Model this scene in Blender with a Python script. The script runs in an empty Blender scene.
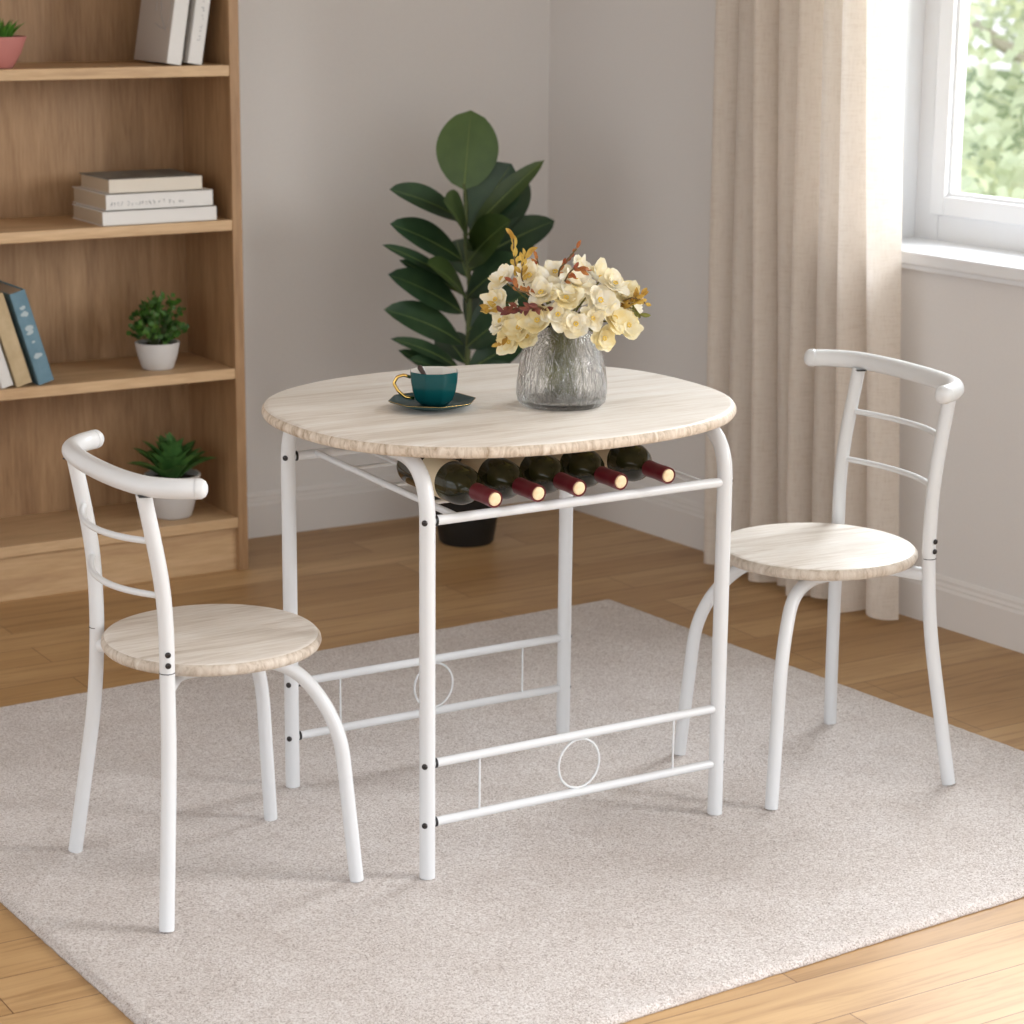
import bpy, bmesh, math, random
from mathutils import Vector, Matrix, noise
C = bpy.context.scene.collection
PI = math.pi
V = Vector

# ------------------------------------------------------------------ materials
def nt(name):
    m = bpy.data.materials.new(name); m.use_nodes = True
    n = m.node_tree; b = n.nodes['Principled BSDF']
    return m, n, b
def plain(name, col, rough=.5, metal=0, coat=0, spec=.5, sheen=0, trans=0, ior=1.45):
    m, n, b = nt(name)
    b.inputs['Base Color'].default_value = (*col, 1); b.inputs['Roughness'].default_value = rough
    b.inputs['Metallic'].default_value = metal; b.inputs['Coat Weight'].default_value = coat
    b.inputs['Specular IOR Level'].default_value = spec; b.inputs['Sheen Weight'].default_value = sheen
    b.inputs['Transmission Weight'].default_value = trans; b.inputs['IOR'].default_value = ior
    return m
def mapping(n, scale, rot=(0,0,0), coord='Object'):
    t = n.nodes.new('ShaderNodeTexCoord'); m = n.nodes.new('ShaderNodeMapping')
    m.inputs['Scale'].default_value = scale; m.inputs['Rotation'].default_value = rot
    n.links.new(t.outputs[coord], m.inputs['Vector']); return m.outputs['Vector']
def noise_n(n, vec, scale, detail=4, rough=.5, dist=0):
    x = n.nodes.new('ShaderNodeTexNoise'); x.inputs['Scale'].default_value = scale
    x.inputs['Detail'].default_value = detail; x.inputs['Roughness'].default_value = rough
    x.inputs['Distortion'].default_value = dist
    if vec is not None: n.links.new(vec, x.inputs['Vector'])
    return x.outputs['Fac']
def ramp(n, fac, stops):
    r = n.nodes.new('ShaderNodeValToRGB'); e = r.color_ramp.elements
    while len(e) < len(stops): e.new(.5)
    for i, (p, c) in enumerate(stops):
        e[i].position = p; e[i].color = (*c, 1)
    n.links.new(fac, r.inputs['Fac']); return r.outputs['Color']
def mixc(n, fac, a, b, mode='MIX'):
    x = n.nodes.new('ShaderNodeMix'); x.data_type = 'RGBA'; x.blend_type = mode
    if isinstance(fac, float): x.inputs[0].default_value = fac
    else: n.links.new(fac, x.inputs[0])
    for s, i in ((a, 6), (b, 7)):
        if isinstance(s, tuple): x.inputs[i].default_value = (*s, 1)
        else: n.links.new(s, x.inputs[i])
    return x.outputs[2]
def bump(n, b, h, strength, dist=.002):
    x = n.nodes.new('ShaderNodeBump'); x.inputs['Strength'].default_value = strength
    x.inputs['Distance'].default_value = dist
    n.links.new(h, x.inputs['Height']); n.links.new(x.outputs['Normal'], b.inputs['Normal'])

def wood(name, dark, mid, light, axis='x', rough=.45, freq=1., bs=.15, contrast=(.3,.5,.7)):
    m, n, b = nt(name)
    s = {'x': (1.2,14,14), 'y': (14,1.2,14), 'z': (14,14,1.2)}[axis]
    v = mapping(n, tuple(k*freq for k in s))
    f = noise_n(n, v, 2.2, 8, .6, .6)
    c = ramp(n, f, [(contrast[0], dark), (contrast[1], mid), (contrast[2], light)])
    v2 = mapping(n, tuple(k*freq*5 for k in s)); g = noise_n(n, v2, 3, 4, .6)
    c = mixc(n, .35, c, ramp(n, g, [(.3, dark), (.65, light)]))
    n.links.new(c, b.inputs['Base Color']); b.inputs['Roughness'].default_value = rough
    bump(n, b, g, bs, .001); return m

M = {}
M['white_metal'] = plain('white powder coated metal', (.70,.71,.725), .32, coat=.15)
M['black'] = plain('black steel', (.015,.015,.017), .35)
M['dark_screw'] = plain('dark screw steel', (.05,.045,.045), .3, metal=.6)
M['tabletop'] = wood('whitewashed oak laminate', (.60,.52,.44), (.82,.765,.705), (.90,.87,.83), 'x', .42, .8, .12, (.32,.48,.62))
M['seat_top'] = wood('whitewashed oak seat', (.50,.42,.345), (.77,.71,.645), (.86,.82,.77), 'x', .45, 1.0, .15, (.32,.47,.62))
def edge_wood():
    m, n, b = nt('shaded tan wrinkled edge')  # tan is partly edge wood, partly shade painted into the rim colour
    v = mapping(n, (30,30,8)); f = noise_n(n, v, 2.0, 6, .65, 1.2)
    c = ramp(n, f, [(.3,(.34,.25,.17)), (.5,(.62,.52,.42)), (.72,(.78,.70,.61))])
    n.links.new(c, b.inputs['Base Color']); b.inputs['Roughness'].default_value = .55
    bump(n, b, f, .5, .003); return m
M['edge'] = edge_wood()
def edge_wood2():
    m, n, b = nt('pale wrinkled oak seat edge')
    v = mapping(n, (26,26,8)); f = noise_n(n, v, 2.0, 6, .65, 1.2)
    c = ramp(n, f, [(.3,(.33,.255,.19)), (.5,(.56,.48,.40)), (.72,(.68,.62,.55))])
    n.links.new(c, b.inputs['Base Color']); b.inputs['Roughness'].default_value = .55
    bump(n, b, f, .45, .003); return m
M['seat_edge'] = edge_wood2()
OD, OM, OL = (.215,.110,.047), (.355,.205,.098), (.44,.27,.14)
M['oak_z'] = wood('shaded upright oak', OD, OM, OL, 'z', .5, .7, .1)  # darker than the shelf oak: interior shade painted into sides and back
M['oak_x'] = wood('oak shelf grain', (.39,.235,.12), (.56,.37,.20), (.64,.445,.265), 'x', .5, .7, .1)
def floor_mat():
    m, n, b = nt('oak plank floor')
    v = mapping(n, (1,1,1), (0,0,.0))
    br = n.nodes.new('ShaderNodeTexBrick'); n.links.new(v, br.inputs['Vector'])
    br.inputs['Scale'].default_value = 1; br.inputs['Brick Width'].default_value = 1.15
    br.inputs['Row Height'].default_value = .135; br.inputs['Mortar Size'].default_value = .0012
    br.inputs['Mortar Smooth'].default_value = .3; br.offset = .37; br.squash = 1
    br.inputs['Color1'].default_value = (.45,.268,.115,1); br.inputs['Color2'].default_value = (.60,.39,.195,1)
    br.inputs['Mortar'].default_value = (.20,.105,.05,1)
    g = noise_n(n, mapping(n, (1.5,22,1)), 2.0, 8, .6, 1.2)
    c = mixc(n, .75, br.outputs['Color'], ramp(n, g, [(.3,(.60,.53,.47)), (.5,(.92,.9,.88)), (.7,(1.0,1.0,1.0))]), 'MULTIPLY')
    g2 = noise_n(n, mapping(n, (1.2,5,1)), 1.3, 3, .5, .5)
    c = mixc(n, .6, c, ramp(n, g2, [(.35,(.78,.73,.68)), (.65,(1,1,1))]), 'MULTIPLY')
    n.links.new(c, b.inputs['Base Color'])
    b.inputs['Roughness'].default_value = .42; b.inputs['Specular IOR Level'].default_value = .35
    bump(n, b, br.outputs['Fac'], .15, -.001); return m
M['floor'] = floor_mat()
def rug_mat():
    m, n, b = nt('beige cut pile')
    v = mapping(n, (1,1,1))
    f = noise_n(n, v, 260, 4, .8); f2 = noise_n(n, v, 7, 5, .6); f3 = noise_n(n, v, 60, 3, .6)
    c = ramp(n, f, [(.33,(.27,.195,.155)), (.45,(.67,.595,.56)), (.58,(.91,.865,.84))])
    c = mixc(n, .5, c, ramp(n, f2, [(.35,(.80,.76,.73)), (.65,(1,1,1))]), 'MULTIPLY')
    c = mixc(n, .35, c, ramp(n, f3, [(.35,(.76,.71,.68)), (.6,(1,1,1))]), 'MULTIPLY')
    n.links.new(c, b.inputs['Base Color']); b.inputs['Roughness'].default_value = .95
    b.inputs['Specular IOR Level'].default_value = .1; b.inputs['Sheen Weight'].default_value = .25
    a = n.nodes.new('ShaderNodeMath'); a.operation = 'ADD'
    n.links.new(f, a.inputs[0]); n.links.new(f3, a.inputs[1])
    bump(n, b, a.outputs[0], .8, .006); return m
M['rug'] = rug_mat()
def wall_mat():
    m, n, b = nt('warm grey wall paint')
    f = noise_n(n, mapping(n, (1,1,1)), 160, 3, .6)
    c = ramp(n, f, [(.3,(.735,.71,.695)), (.7,(.755,.73,.715))])
    n.links.new(c, b.inputs['Base Color']); b.inputs['Roughness'].default_value = .85
    bump(n, b, f, .05, .001); return m
M['wall'] = wall_mat()
M['ceiling'] = plain('ceiling paint', (.78,.76,.74), .9)
M['trim'] = plain('white trim paint', (.74,.71,.69), .4)
M['window_white'] = plain('window white gloss', (.82,.83,.85), .3, coat=.2)
def curtain_mat():
    m, n, b = nt('natural linen')
    v = mapping(n, (1,1,1)); f = noise_n(n, mapping(n, (500,500,18)), 1, 3, .6); g = noise_n(n, mapping(n, (22,22,420)), 1, 3, .6)
    a = n.nodes.new('ShaderNodeMath'); a.operation = 'ADD'; n.links.new(f, a.inputs[0]); n.links.new(g, a.inputs[1])
    c = ramp(n, a.outputs[0], [(.78,(.70,.61,.52)), (1.15,(.90,.83,.755))])
    n.links.new(c, b.inputs['Base Color']); b.inputs['Roughness'].default_value = .9
    b.inputs['Specular IOR Level'].default_value = .1; b.inputs['Sheen Weight'].default_value = .1
    tr = n.nodes.new('ShaderNodeBsdfTranslucent'); tr.inputs['Color'].default_value = (.92,.87,.82,1)
    mx = n.nodes.new('ShaderNodeMixShader'); mx.inputs[0].default_value = .5
    n.links.new(b.outputs[0], mx.inputs[1]); n.links.new(tr.outputs[0], mx.inputs[2])
    n.links.new(mx.outputs[0], n.nodes['Material Output'].inputs['Surface'])
    bump(n, b, a.outputs[0], .2, .001); return m
M['curtain'] = curtain_mat()
def glass_thin():
    m = bpy.data.materials.new('window glass'); m.use_nodes = True; n = m.node_tree; n.nodes.clear()
    o = n.nodes.new('ShaderNodeOutputMaterial'); t = n.nodes.new('ShaderNodeBsdfTransparent'); g = n.nodes.new('ShaderNodeBsdfGlossy')
    g.inputs['Roughness'].default_value = .02; mx = n.nodes.new('ShaderNodeMixShader'); mx.inputs[0].default_value = .05
    t.inputs['Color'].default_value = (.97,.98,.98,1)
    n.links.new(t.outputs[0], mx.inputs[1]); n.links.new(g.outputs[0], mx.inputs[2]); n.links.new(mx.outputs[0], o.inputs[0]); return m
M['pane'] = glass_thin()
def leaf_mat(name, c1, c2, rough=.4, tl=.15, sc=9.):
    m, n, b = nt(name)
    f = noise_n(n, mapping(n, (1,1,1)), sc, 4, .6)
    c = ramp(n, f, [(.35, c1), (.65, c2)])
    n.links.new(c, b.inputs['Base Color']); b.inputs['Roughness'].default_value = rough
    tr = n.nodes.new('ShaderNodeBsdfTranslucent'); n.links.new(c, tr.inputs['Color'])
    mx = n.nodes.new('ShaderNodeMixShader'); mx.inputs[0].default_value = tl
    n.links.new(b.outputs[0], mx.inputs[1]); n.links.new(tr.outputs[0], mx.inputs[2])
    n.links.new(mx.outputs[0], n.nodes['Material Output'].inputs['Surface']); return m
M['leaf'] = leaf_mat('dark ficus leaf', (.020,.052,.026), (.042,.088,.038))
M['leaf_mid'] = leaf_mat('mid ficus leaf', (.040,.075,.020), (.065,.105,.028))
M['leaf_top'] = leaf_mat('light ficus leaf', (.060,.115,.025), (.085,.15,.035))
M['vein'] = plain('pale leaf vein', (.14,.20,.06), .5)
M['stem'] = plain('green brown stem', (.10,.13,.045), .6)
M['herb'] = leaf_mat('bright herb leaf', (.025,.085,.012), (.07,.18,.02), .5, .2, 30)
M['succ'] = leaf_mat('succulent leaf', (.045,.14,.035), (.12,.28,.07), .5, .2, 20)
M['grassy'] = leaf_mat('fresh green tuft', (.05,.17,.02), (.12,.30,.03), .5, .2, 30)
M['soil'] = plain('dark soil', (.02,.014,.01), .95)
M['pot_white'] = plain('matt white ceramic', (.60,.58,.57), .5)
M['pot_pink'] = plain('dusty pink ceramic', (.50,.19,.17), .5)
M['pot_black'] = plain('black planter', (.012,.012,.012), .5)
M['teal'] = plain('teal glaze', (.003,.062,.066), .22, spec=.4)
M['teal_top'] = plain('dark teal glaze', (.003,.045,.052), .35, spec=.3)
M['porcelain'] = plain('white porcelain', (.8,.78,.74), .2, coat=.5)
M['gold'] = plain('polished gold', (.80,.52,.16), .22, metal=1)
M['spoon'] = plain('dark brown spoon', (.04,.018,.012), .4)
def textured_glass():
    m, n, b = nt('rippled smoky glass')
    b.inputs['Base Color'].default_value = (1,1,.99,1); b.inputs['Roughness'].default_value = .0
    b.inputs['Transmission Weight'].default_value = 1; b.inputs['IOR'].default_value = 1.42
    f = noise_n(n, mapping(n, (1,1,.5)), 70, 4, .6, 1.8)
    bump(n, b, f, 1.0, .004)
    return m
M['vase'] = textured_glass()
M['water'] = plain('clear water', (.93,.96,.95), .0, trans=1, ior=1.33)
def bottle_glass():
    m, n, b = nt('dark olive bottle glass')
    f = noise_n(n, mapping(n, (1,1,1)), 14, 3, .6, 1)
    c = ramp(n, f, [(.4,(.010,.010,.005)), (.62,(.030,.028,.008)), (.72,(.11,.10,.02))])  # brightest olive stop paints glints into the glass colour
    n.links.new(c, b.inputs['Base Color']); b.inputs['Roughness'].default_value = .10
    b.inputs['Specular IOR Level'].default_value = .45; return m
M['bottle'] = bottle_glass()
M['foil'] = plain('burgundy foil', (.115,.008,.016), .38)
M['cork'] = leaf_mat('cream cork top', (.80,.58,.33), (.92,.76,.52), .6, 0, 60)
M['label'] = plain('cream paper label', (.68,.57,.40), .7)
M['paper'] = plain('aged page edges', (.50,.40,.29), .85)
M['paper_white'] = plain('white page edges', (.66,.60,.52), .85)
M['book_white'] = plain('white book cover', (.70,.68,.66), .6)
M['book_grey'] = plain('grey brown cover', (.50,.45,.405), .6)
M['book_dark'] = leaf_mat('slate grey cover', (.07,.085,.09), (.20,.215,.21), .4, 0, 14)
M['book_blue'] = leaf_mat('dusty blue cloth', (.105,.20,.26), (.15,.26,.33), .7, 0, 20)
M['book_tan'] = leaf_mat('sand cloth cover', (.44,.33,.19), (.54,.42,.26), .75, 0, 20)
M['ink'] = plain('faint grey print', (.34,.35,.37), .7)
M['pale_mark'] = plain('pale grey print', (.42,.50,.53), .7)
def petal_mat(name, a, b2):
    m, n, b = nt(name); f = noise_n(n, mapping(n, (1,1,1)), 30, 4, .6)
    c = ramp(n, f, [(.4, a), (.58, b2)]); n.links.new(c, b.inputs['Base Color']); b.inputs['Roughness'].default_value = .6
    tr = n.nodes.new('ShaderNodeBsdfTranslucent'); n.links.new(c, tr.inputs['Color'])
    mx = n.nodes.new('ShaderNodeMixShader'); mx.inputs[0].default_value = .25
    n.links.new(b.outputs[0], mx.inputs[1]); n.links.new(tr.outputs[0], mx.inputs[2])
    n.links.new(mx.outputs[0], n.nodes['Material Output'].inputs['Surface']); return m
M['petal'] = petal_mat('cream petal', (.92,.82,.56), (.96,.93,.83))
M['petal_y'] = petal_mat('butter petal', (.90,.77,.42), (.95,.89,.68))
M['petal_core'] = plain('golden flower centre', (.78,.55,.12), .7)
M['copper'] = petal_mat('copper leaf', (.30,.07,.03), (.52,.22,.06))
M['ochre'] = petal_mat('ochre leaf', (.45,.25,.04), (.66,.46,.10))
M['plum'] = petal_mat('plum brown leaf', (.14,.03,.03), (.30,.10,.06))
M['olive_leaf'] = petal_mat('olive leaf', (.09,.09,.02), (.22,.22,.05))
M['twig'] = plain('brown twig', (.14,.09,.04), .8)

# ------------------------------------------------------------------ mesh helpers
def obj(name, bm, mats, parent=None, smooth=True, loc=None, mods=()):
    if not isinstance(mats, (list, tuple)): mats = [mats]
    me = bpy.data.meshes.new(name); bmesh.ops.recalc_face_normals(bm, faces=bm.faces) if smooth != 'keep' else None
    bm.to_mesh(me); bm.free()
    for m in mats: me.materials.append(m)
    if smooth: me.polygons.foreach_set('use_smooth', [True]*len(me.polygons))
    o = bpy.data.objects.new(name, me); C.objects.link(o)
    if loc: o.location = loc
    if parent: o.parent = parent
    return o
def sharp(o, ang=35):
    me = o.data
    bm = bmesh.new(); bm.from_mesh(me)
    for e in bm.edges:
        if len(e.link_faces) == 2 and e.calc_face_angle(0) > math.radians(ang): e.smooth = False
    bm.to_mesh(me); bm.free(); return o
def thing(name, label, cat, loc=(0,0,0), rotz=0, group=None, rot=None):
    o = bpy.data.objects.new(name, None); C.objects.link(o); o.empty_display_size = .05
    o.location = loc; o.rotation_euler = rot if rot else (0,0,rotz)
    o['label'] = label; o['category'] = cat
    if group: o['group'] = group
    return o
def tag(o, label, cat, group=None):
    o['label'] = label; o['category'] = cat
    if group: o['group'] = group
    return o
def struct(o): o['kind'] = 'structure'; return o
def box(bm, x0, x1, y0, y1, z0, z1, mat=0, bev=0, M4=None):
    before = set(bm.faces)
    r = bmesh.ops.create_cube(bm, size=1)
    for v in r['verts']:
        v.co = V(((x0+x1)/2+v.co.x*(x1-x0), (y0+y1)/2+v.co.y*(y1-y0), (z0+z1)/2+v.co.z*(z1-z0)))
    fs = {f for v in r['verts'] for f in v.link_faces}
    if bev:
        es = {e for v in r['verts'] for e in v.link_edges}
        rr = bmesh.ops.bevel(bm, geom=list(es), offset=bev, segments=2, profile=.5, affect='EDGES')
        fs = set(bm.faces)-before
    vs = {v for f in fs for v in f.verts}
    for f in fs: f.material_index = mat
    if M4 is not None:
        for v in vs: v.co = M4 @ v.co
    return fs
def fillet(pts, r, n=7):
    pts = [V(p) for p in pts]; out = [pts[0]]
    for i in range(1, len(pts)-1):
        a, b, c = pts[i-1], pts[i], pts[i+1]
        d = min(r if not isinstance(r, (list, tuple)) else r[i-1], (a-b).length*.49, (c-b).length*.49)
        p, q = b+(a-b).normalized()*d, b+(c-b).normalized()*d
        for k in range(n+1):
            t = k/n; out.append((1-t)**2*p+2*t*(1-t)*b+t*t*q)
    out.append(pts[-1]); return out
def catmull(pts, n=8):
    P = [V(p) for p in pts]; P = [2*P[0]-P[1]]+P+[2*P[-1]-P[-2]]; out = []
    for i in range(1, len(P)-2):
        for k in range(n):
            t = k/n; a, b, c, d = P[i-1], P[i], P[i+1], P[i+2]
            out.append(.5*((2*b)+(c-a)*t+(2*a-5*b+4*c-d)*t*t+(3*b-a-3*c+d)*t**3))
    out.append(P[-2]); return out
def tube(bm, pts, r, seg=16, closed=False, mat=0, cap=True, round_end=False):
    pts = [V(p) for p in pts]; N = len(pts)
    rad = [r]*N if not isinstance(r, (list, tuple)) else list(r)
    if round_end and not closed:
        r0 = rad[0]; d0 = (pts[0]-pts[1]).normalized(); d1 = (pts[-1]-pts[-2]).normalized()
        pre = [pts[0]+d0*r0*math.sin(a) for a in (1.45,1.1,.7,.35)]; prr = [r0*math.cos(a) for a in (1.45,1.1,.7,.35)]
        r1 = rad[-1]; post = [pts[-1]+d1*r1*math.sin(a) for a in (.35,.7,1.1,1.45)]; por = [r1*math.cos(a) for a in (.35,.7,1.1,1.45)]
        pts = pre+pts+post; rad = prr+rad+por; N = len(pts)
    rings = []; up = None
    for i in range(N):
        a = pts[i-1] if (i or closed) else pts[i]; b = pts[(i+1) % N] if (i < N-1 or closed) else pts[i]
        t = (b-a).normalized()
        if up is None:
            up = V((0,0,1)) if abs(t.z) < .9 else V((1,0,0))
        u = (up-t*up.dot(t)).normalized(); w = t.cross(u); up = u
        rings.append([bm.verts.new(pts[i]+(u*math.cos(2*PI*k/seg)+w*math.sin(2*PI*k/seg))*rad[i]) for k in range(seg)])
    for i in range(N if closed else N-1):
        A, B = rings[i], rings[(i+1) % N]
        for k in range(seg):
            f = bm.faces.new((A[k], A[(k+1) % seg], B[(k+1) % seg], B[k])); f.material_index = mat
    if cap and not closed:
        bm.faces.new(rings[0][::-1]).material_index = mat; bm.faces.new(rings[-1]).material_index = mat
def tube_obj(name, pts, r, m, parent, **k):
    bm = bmesh.new(); tube(bm, pts, r, **k); return sharp(obj(name, bm, m, parent), 50)
def lathe(bm, prof, seg=48, mat=0, M4=None, matf=None, facets=None):
    rings = []; nv = []
    for (r, z) in prof:
        if r < 1e-6: v = bm.verts.new((0,0,z)); rings.append([v]); nv.append(v); continue
        ring = [bm.verts.new((r*math.cos(2*PI*k/seg), r*math.sin(2*PI*k/seg), z)) for k in range(seg)]
        rings.append(ring); nv += ring
    for i in range(len(rings)-1):
        A, B = rings[i], rings[i+1]
        for k in range(seg):
            k2 = (k+1) % seg
            if len(A) == 1 and len(B) == 1: continue
            if len(A) == 1: f = bm.faces.new((A[0], B[k2], B[k]))
            elif len(B) == 1: f = bm.faces.new((A[k], A[k2], B[0]))
            else: f = bm.faces.new((A[k], A[k2], B[k2], B[k]))
            f.material_index = matf(i) if matf else mat
    if M4 is not None:
        for v in nv: v.co = M4 @ v.co
    return nv
def prism(bm, outline, prof, mats):
    """outline(t)->(x,y) unit shape; prof list of (inset, z); mats per band"""
    N = 96; rings = []
    for ins, z in prof: rings.append([bm.verts.new((*outline(2*PI*k/N, ins), z)) for k in range(N)])
    for i in range(len(rings)-1):
        for k in range(N):
            f = bm.faces.new((rings[i][k], rings[i][(k+1) % N], rings[i+1][(k+1) % N], rings[i+1][k])); f.material_index = mats[i]
    bm.faces.new(rings[0][::-1]).material_index = mats[0]; bm.faces.new(rings[-1]).material_index = mats[-1]
def leaf(bm, base, tip, width, nrm=(0,-1,0), curl=0., fold=.15, n=10, mat=0, tipness=1.0, wmax=.5, vein=None, crinkle=0.):
    """a pointed blade with a folded midrib, bending along its normal"""
    base, tip = V(base), V(tip); d = tip-base; L = d.length; d.normalize()
    s = d.cross(V(nrm)).normalized(); u = s.cross(d).normalized(); rows = []
    for i in range(n+1):
        t = i/n
        w = width*.5*max(0, math.sin(PI*t**(math.log(.5)/math.log(wmax))))**(.75*tipness)
        c = base+d*L*t+u*(curl*L*4*t*(1-t)) ; row = []
        for j in (-1,-.5,0,.5,1):
            cr = crinkle*math.sin(t*18+abs(j)*3)*abs(j)
            row.append(bm.verts.new(c+s*w*j+u*(abs(j)*w*fold*2+cr)))
        rows.append(row)
    for i in range(n):
        for j in range(4):
            bm.faces.new((rows[i][j], rows[i][j+1], rows[i+1][j+1], rows[i+1][j])).material_index = mat
    if vein is not None:
        tube(bm, [base+d*L*t+u*(curl*L*4*t*(1-t)) for t in [k/8*.95 for k in range(9)]], [.0035-.0028*k/8 for k in range(9)], seg=6, mat=vein)

# ------------------------------------------------------------------ camera
YAW, PIT, ROLL = .550316, .236531, .008709
fwd = V((math.sin(YAW)*math.cos(PIT), math.cos(YAW)*math.cos(PIT), -math.sin(PIT)))
rt = V((math.cos(YAW), -math.sin(YAW), 0)); up = rt.cross(fwd)
r2 = rt*math.cos(ROLL)+up*math.sin(ROLL); u2 = -rt*math.sin(ROLL)+up*math.cos(ROLL)
cd = bpy.data.cameras.new('camera'); cam = bpy.data.objects.new('camera', cd); C.objects.link(cam)
mw = Matrix((( r2.x, u2.x, -fwd.x, -2.278087), (r2.y, u2.y, -fwd.y, -3.745948), (r2.z, u2.z, -fwd.z, 1.642117), (0,0,0,1)))
cam.matrix_world = mw
cd.sensor_width = 36; cd.lens = 2345.502/1024*36; cd.clip_end = 200
cd.dof.use_dof = True; cd.dof.focus_distance = 4.25; cd.dof.aperture_fstop = 6.0
bpy.context.scene.camera = cam

# ------------------------------------------------------------------ room shell
FZ = -.014
YB = 2.22
WP = V((1.592, 1.0, 0)); WA = -.076
wd = V((math.sin(WA), math.cos(WA), 0)); wn = V((-math.cos(WA), math.sin(WA), 0))
WM = Matrix(((wd.x, wn.x, 0, WP.x), (wd.y, wn.y, 0, WP.y), (0,0,1,0), (0,0,0,1)))   # local (along wall, into room, up)

bm = bmesh.new(); box(bm, -4.2, 1.75, -5.2, YB+.1, FZ-.05, FZ); struct(obj('floor', bm, M['floor'], smooth=False))
bm = bmesh.new(); box(bm, -4.2, 1.6, YB, YB+.12, FZ, 2.6); struct(obj('wall_left', bm, M['wall'], smooth=False))
U0, U1, Z0, Z1 = -1.75, -.115, .885, 2.25      # window opening
bm = bmesh.new()
for a in ((U1, 1.3, FZ, 2.6), (-2.6, U0, FZ, 2.6), (U0, U1, FZ, Z0), (U0, U1, Z1, 2.6)):
    box(bm, a[0], a[1], -.26, 0, a[2], a[3])
o = struct(obj('wall_right', bm, M['wall'], smooth=False)); o.matrix_world = WM
bm = bmesh.new(); box(bm, -4.2, 2.0, -3.3, YB+.1, 2.6, 2.7); struct(obj('ceiling', bm, M['ceiling'], smooth=False))
def skirting(bm, a0, a1, M4):
    prof = [(0,FZ),(.017,FZ),(.017,.080),(.013,.087),(.013,.092),(.009,.098),(.009,.106),(.004,.114),(0,.114)]
    A = [bm.verts.new(M4 @ V((a0, y, z))) for y, z in prof]; B = [bm.verts.new(M4 @ V((a1, y, z))) for y, z in prof]
    for i in range(len(prof)-1): bm.faces.new((A[i], A[i+1], B[i+1], B[i]))
    bm.faces.new(A); bm.faces.new(B)
bm = bmesh.new(); skirting(bm, -.335, 1.53, Matrix(((1,0,0,0),(0,-1,0,YB),(0,0,1,0),(0,0,0,1)))); 
struct(obj('baseboard_left', bm, M['trim'], smooth=False)).location.x = 0
bm = bmesh.new(); skirting(bm, -2.6, 1.22, WM); struct(obj('baseboard_right', bm, M['trim'], smooth=False))
# window
def wobj(name, bm, m, parent=None, smooth=False):
    o = obj(name, bm, m, parent, smooth)
    if parent is None: o.matrix_world = WM
    return o
def ring(bm, u0, u1, z0, z1, w, n0, n1, bev=.004):
    box(bm, u0, u0+w, n0, n1, z0, z1, bev=bev); box(bm, u1-w, u1, n0, n1, z0, z1, bev=bev)
    box(bm, u0+w, u1-w, n0, n1, z0, z0+w, bev=bev); box(bm, u0+w, u1-w, n0, n1, z1-w, z1, bev=bev)
bm = bmesh.new(); ring(bm, U0, U1, .910, Z1, .085, -.245, -.185)
win = struct(wobj('window_1', bm, M['window_white']))
bm = bmesh.new(); ring(bm, U0+.065, U1-.065, .985, Z1-.065, .05, -.23, -.172)
box(bm, (U0+U1)/2-.045, (U0+U1)/2+.045, -.23, -.168, .985, Z1-.065, bev=.004)
wobj('window_sash', bm, M['window_white'], win)
bm = bmesh.new(); ring(bm, U0+.112, U1-.112, 1.032, Z1-.112, .012, -.215, -.186, .002); wobj('glazing_bead', bm, M['window_white'], win)
bm = bmesh.new(); box(bm, U0+.1, U1-.1, -.212, -.206, 1.02, Z1-.1); wobj('window_pane', bm, M['pane'], win)
bm = bmesh.new()
box(bm, U0-.06, U1+.05, -.185, .05, .888, .920, bev=.005)
box(bm, U0-.05, U1+.04, 0, .036, .874, .888, bev=.003)
wobj('window_sill', bm, M['window_white'], win)
bm = bmesh.new()      # plastered reveal lining
box(bm, U1-.004, U1, -.185, 0, .92, Z1); box(bm, U0, U0+.004, -.185, 0, .92, Z1); box(bm, U0, U1, -.185, 0, Z1-.004, Z1)
wobj('window_reveal', bm, M['window_white'], win)

# ------------------------------------------------------------------ rug
def make_rug():
    q = [V((-.985,-.965,0)), V((1.155,-.834,0)), V((1.015,1.131,0)), V((-1.05,1.044,0))]
    bm = bmesh.new(); N = 170; T = .013; g = []
    for i in range(N+1):
        row = []
        for j in range(N+1):
            a, b = i/N, j/N
            p = (q[0]*(1-a)+q[1]*a)*(1-b)+(q[3]*(1-a)+q[2]*a)*b
            e = min(a, 1-a, b, 1-b)*2.0
            h = noise.noise(p*55)*.0009+noise.noise(p*9)*.0006-.0012
            z = h-T*.55*max(0, 1-e/.012)**2
            if e < .02: p = p+V((noise.noise(p*60), noise.noise(p*60+V((9,0,0))), 0))*.0015
            row.append(bm.verts.new((p.x, p.y, z)))
        g.append(row)
    for i in range(N):
        for j in range(N): bm.faces.new((g[i][j], g[i+1][j], g[i+1][j+1], g[i][j+1]))
    loop = [g[i][0] for i in range(N)]+[g[N][j] for j in range(N)]+[g[i][N] for i in range(N,0,-1)]+[g[0][j] for j in range(N,0,-1)]
    low = [bm.verts.new((v.co.x, v.co.y, FZ+.0005)) for v in loop]
    for k in range(len(loop)):
        k2 = (k+1) % len(loop); bm.faces.new((loop[k], low[k], low[k2], loop[k2]))
    bm.faces.new(low)
    return tag(obj('rug', bm, M['rug']), 'large beige pile rug on the oak floor under the table and chairs', 'rug')
make_rug()

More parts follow.
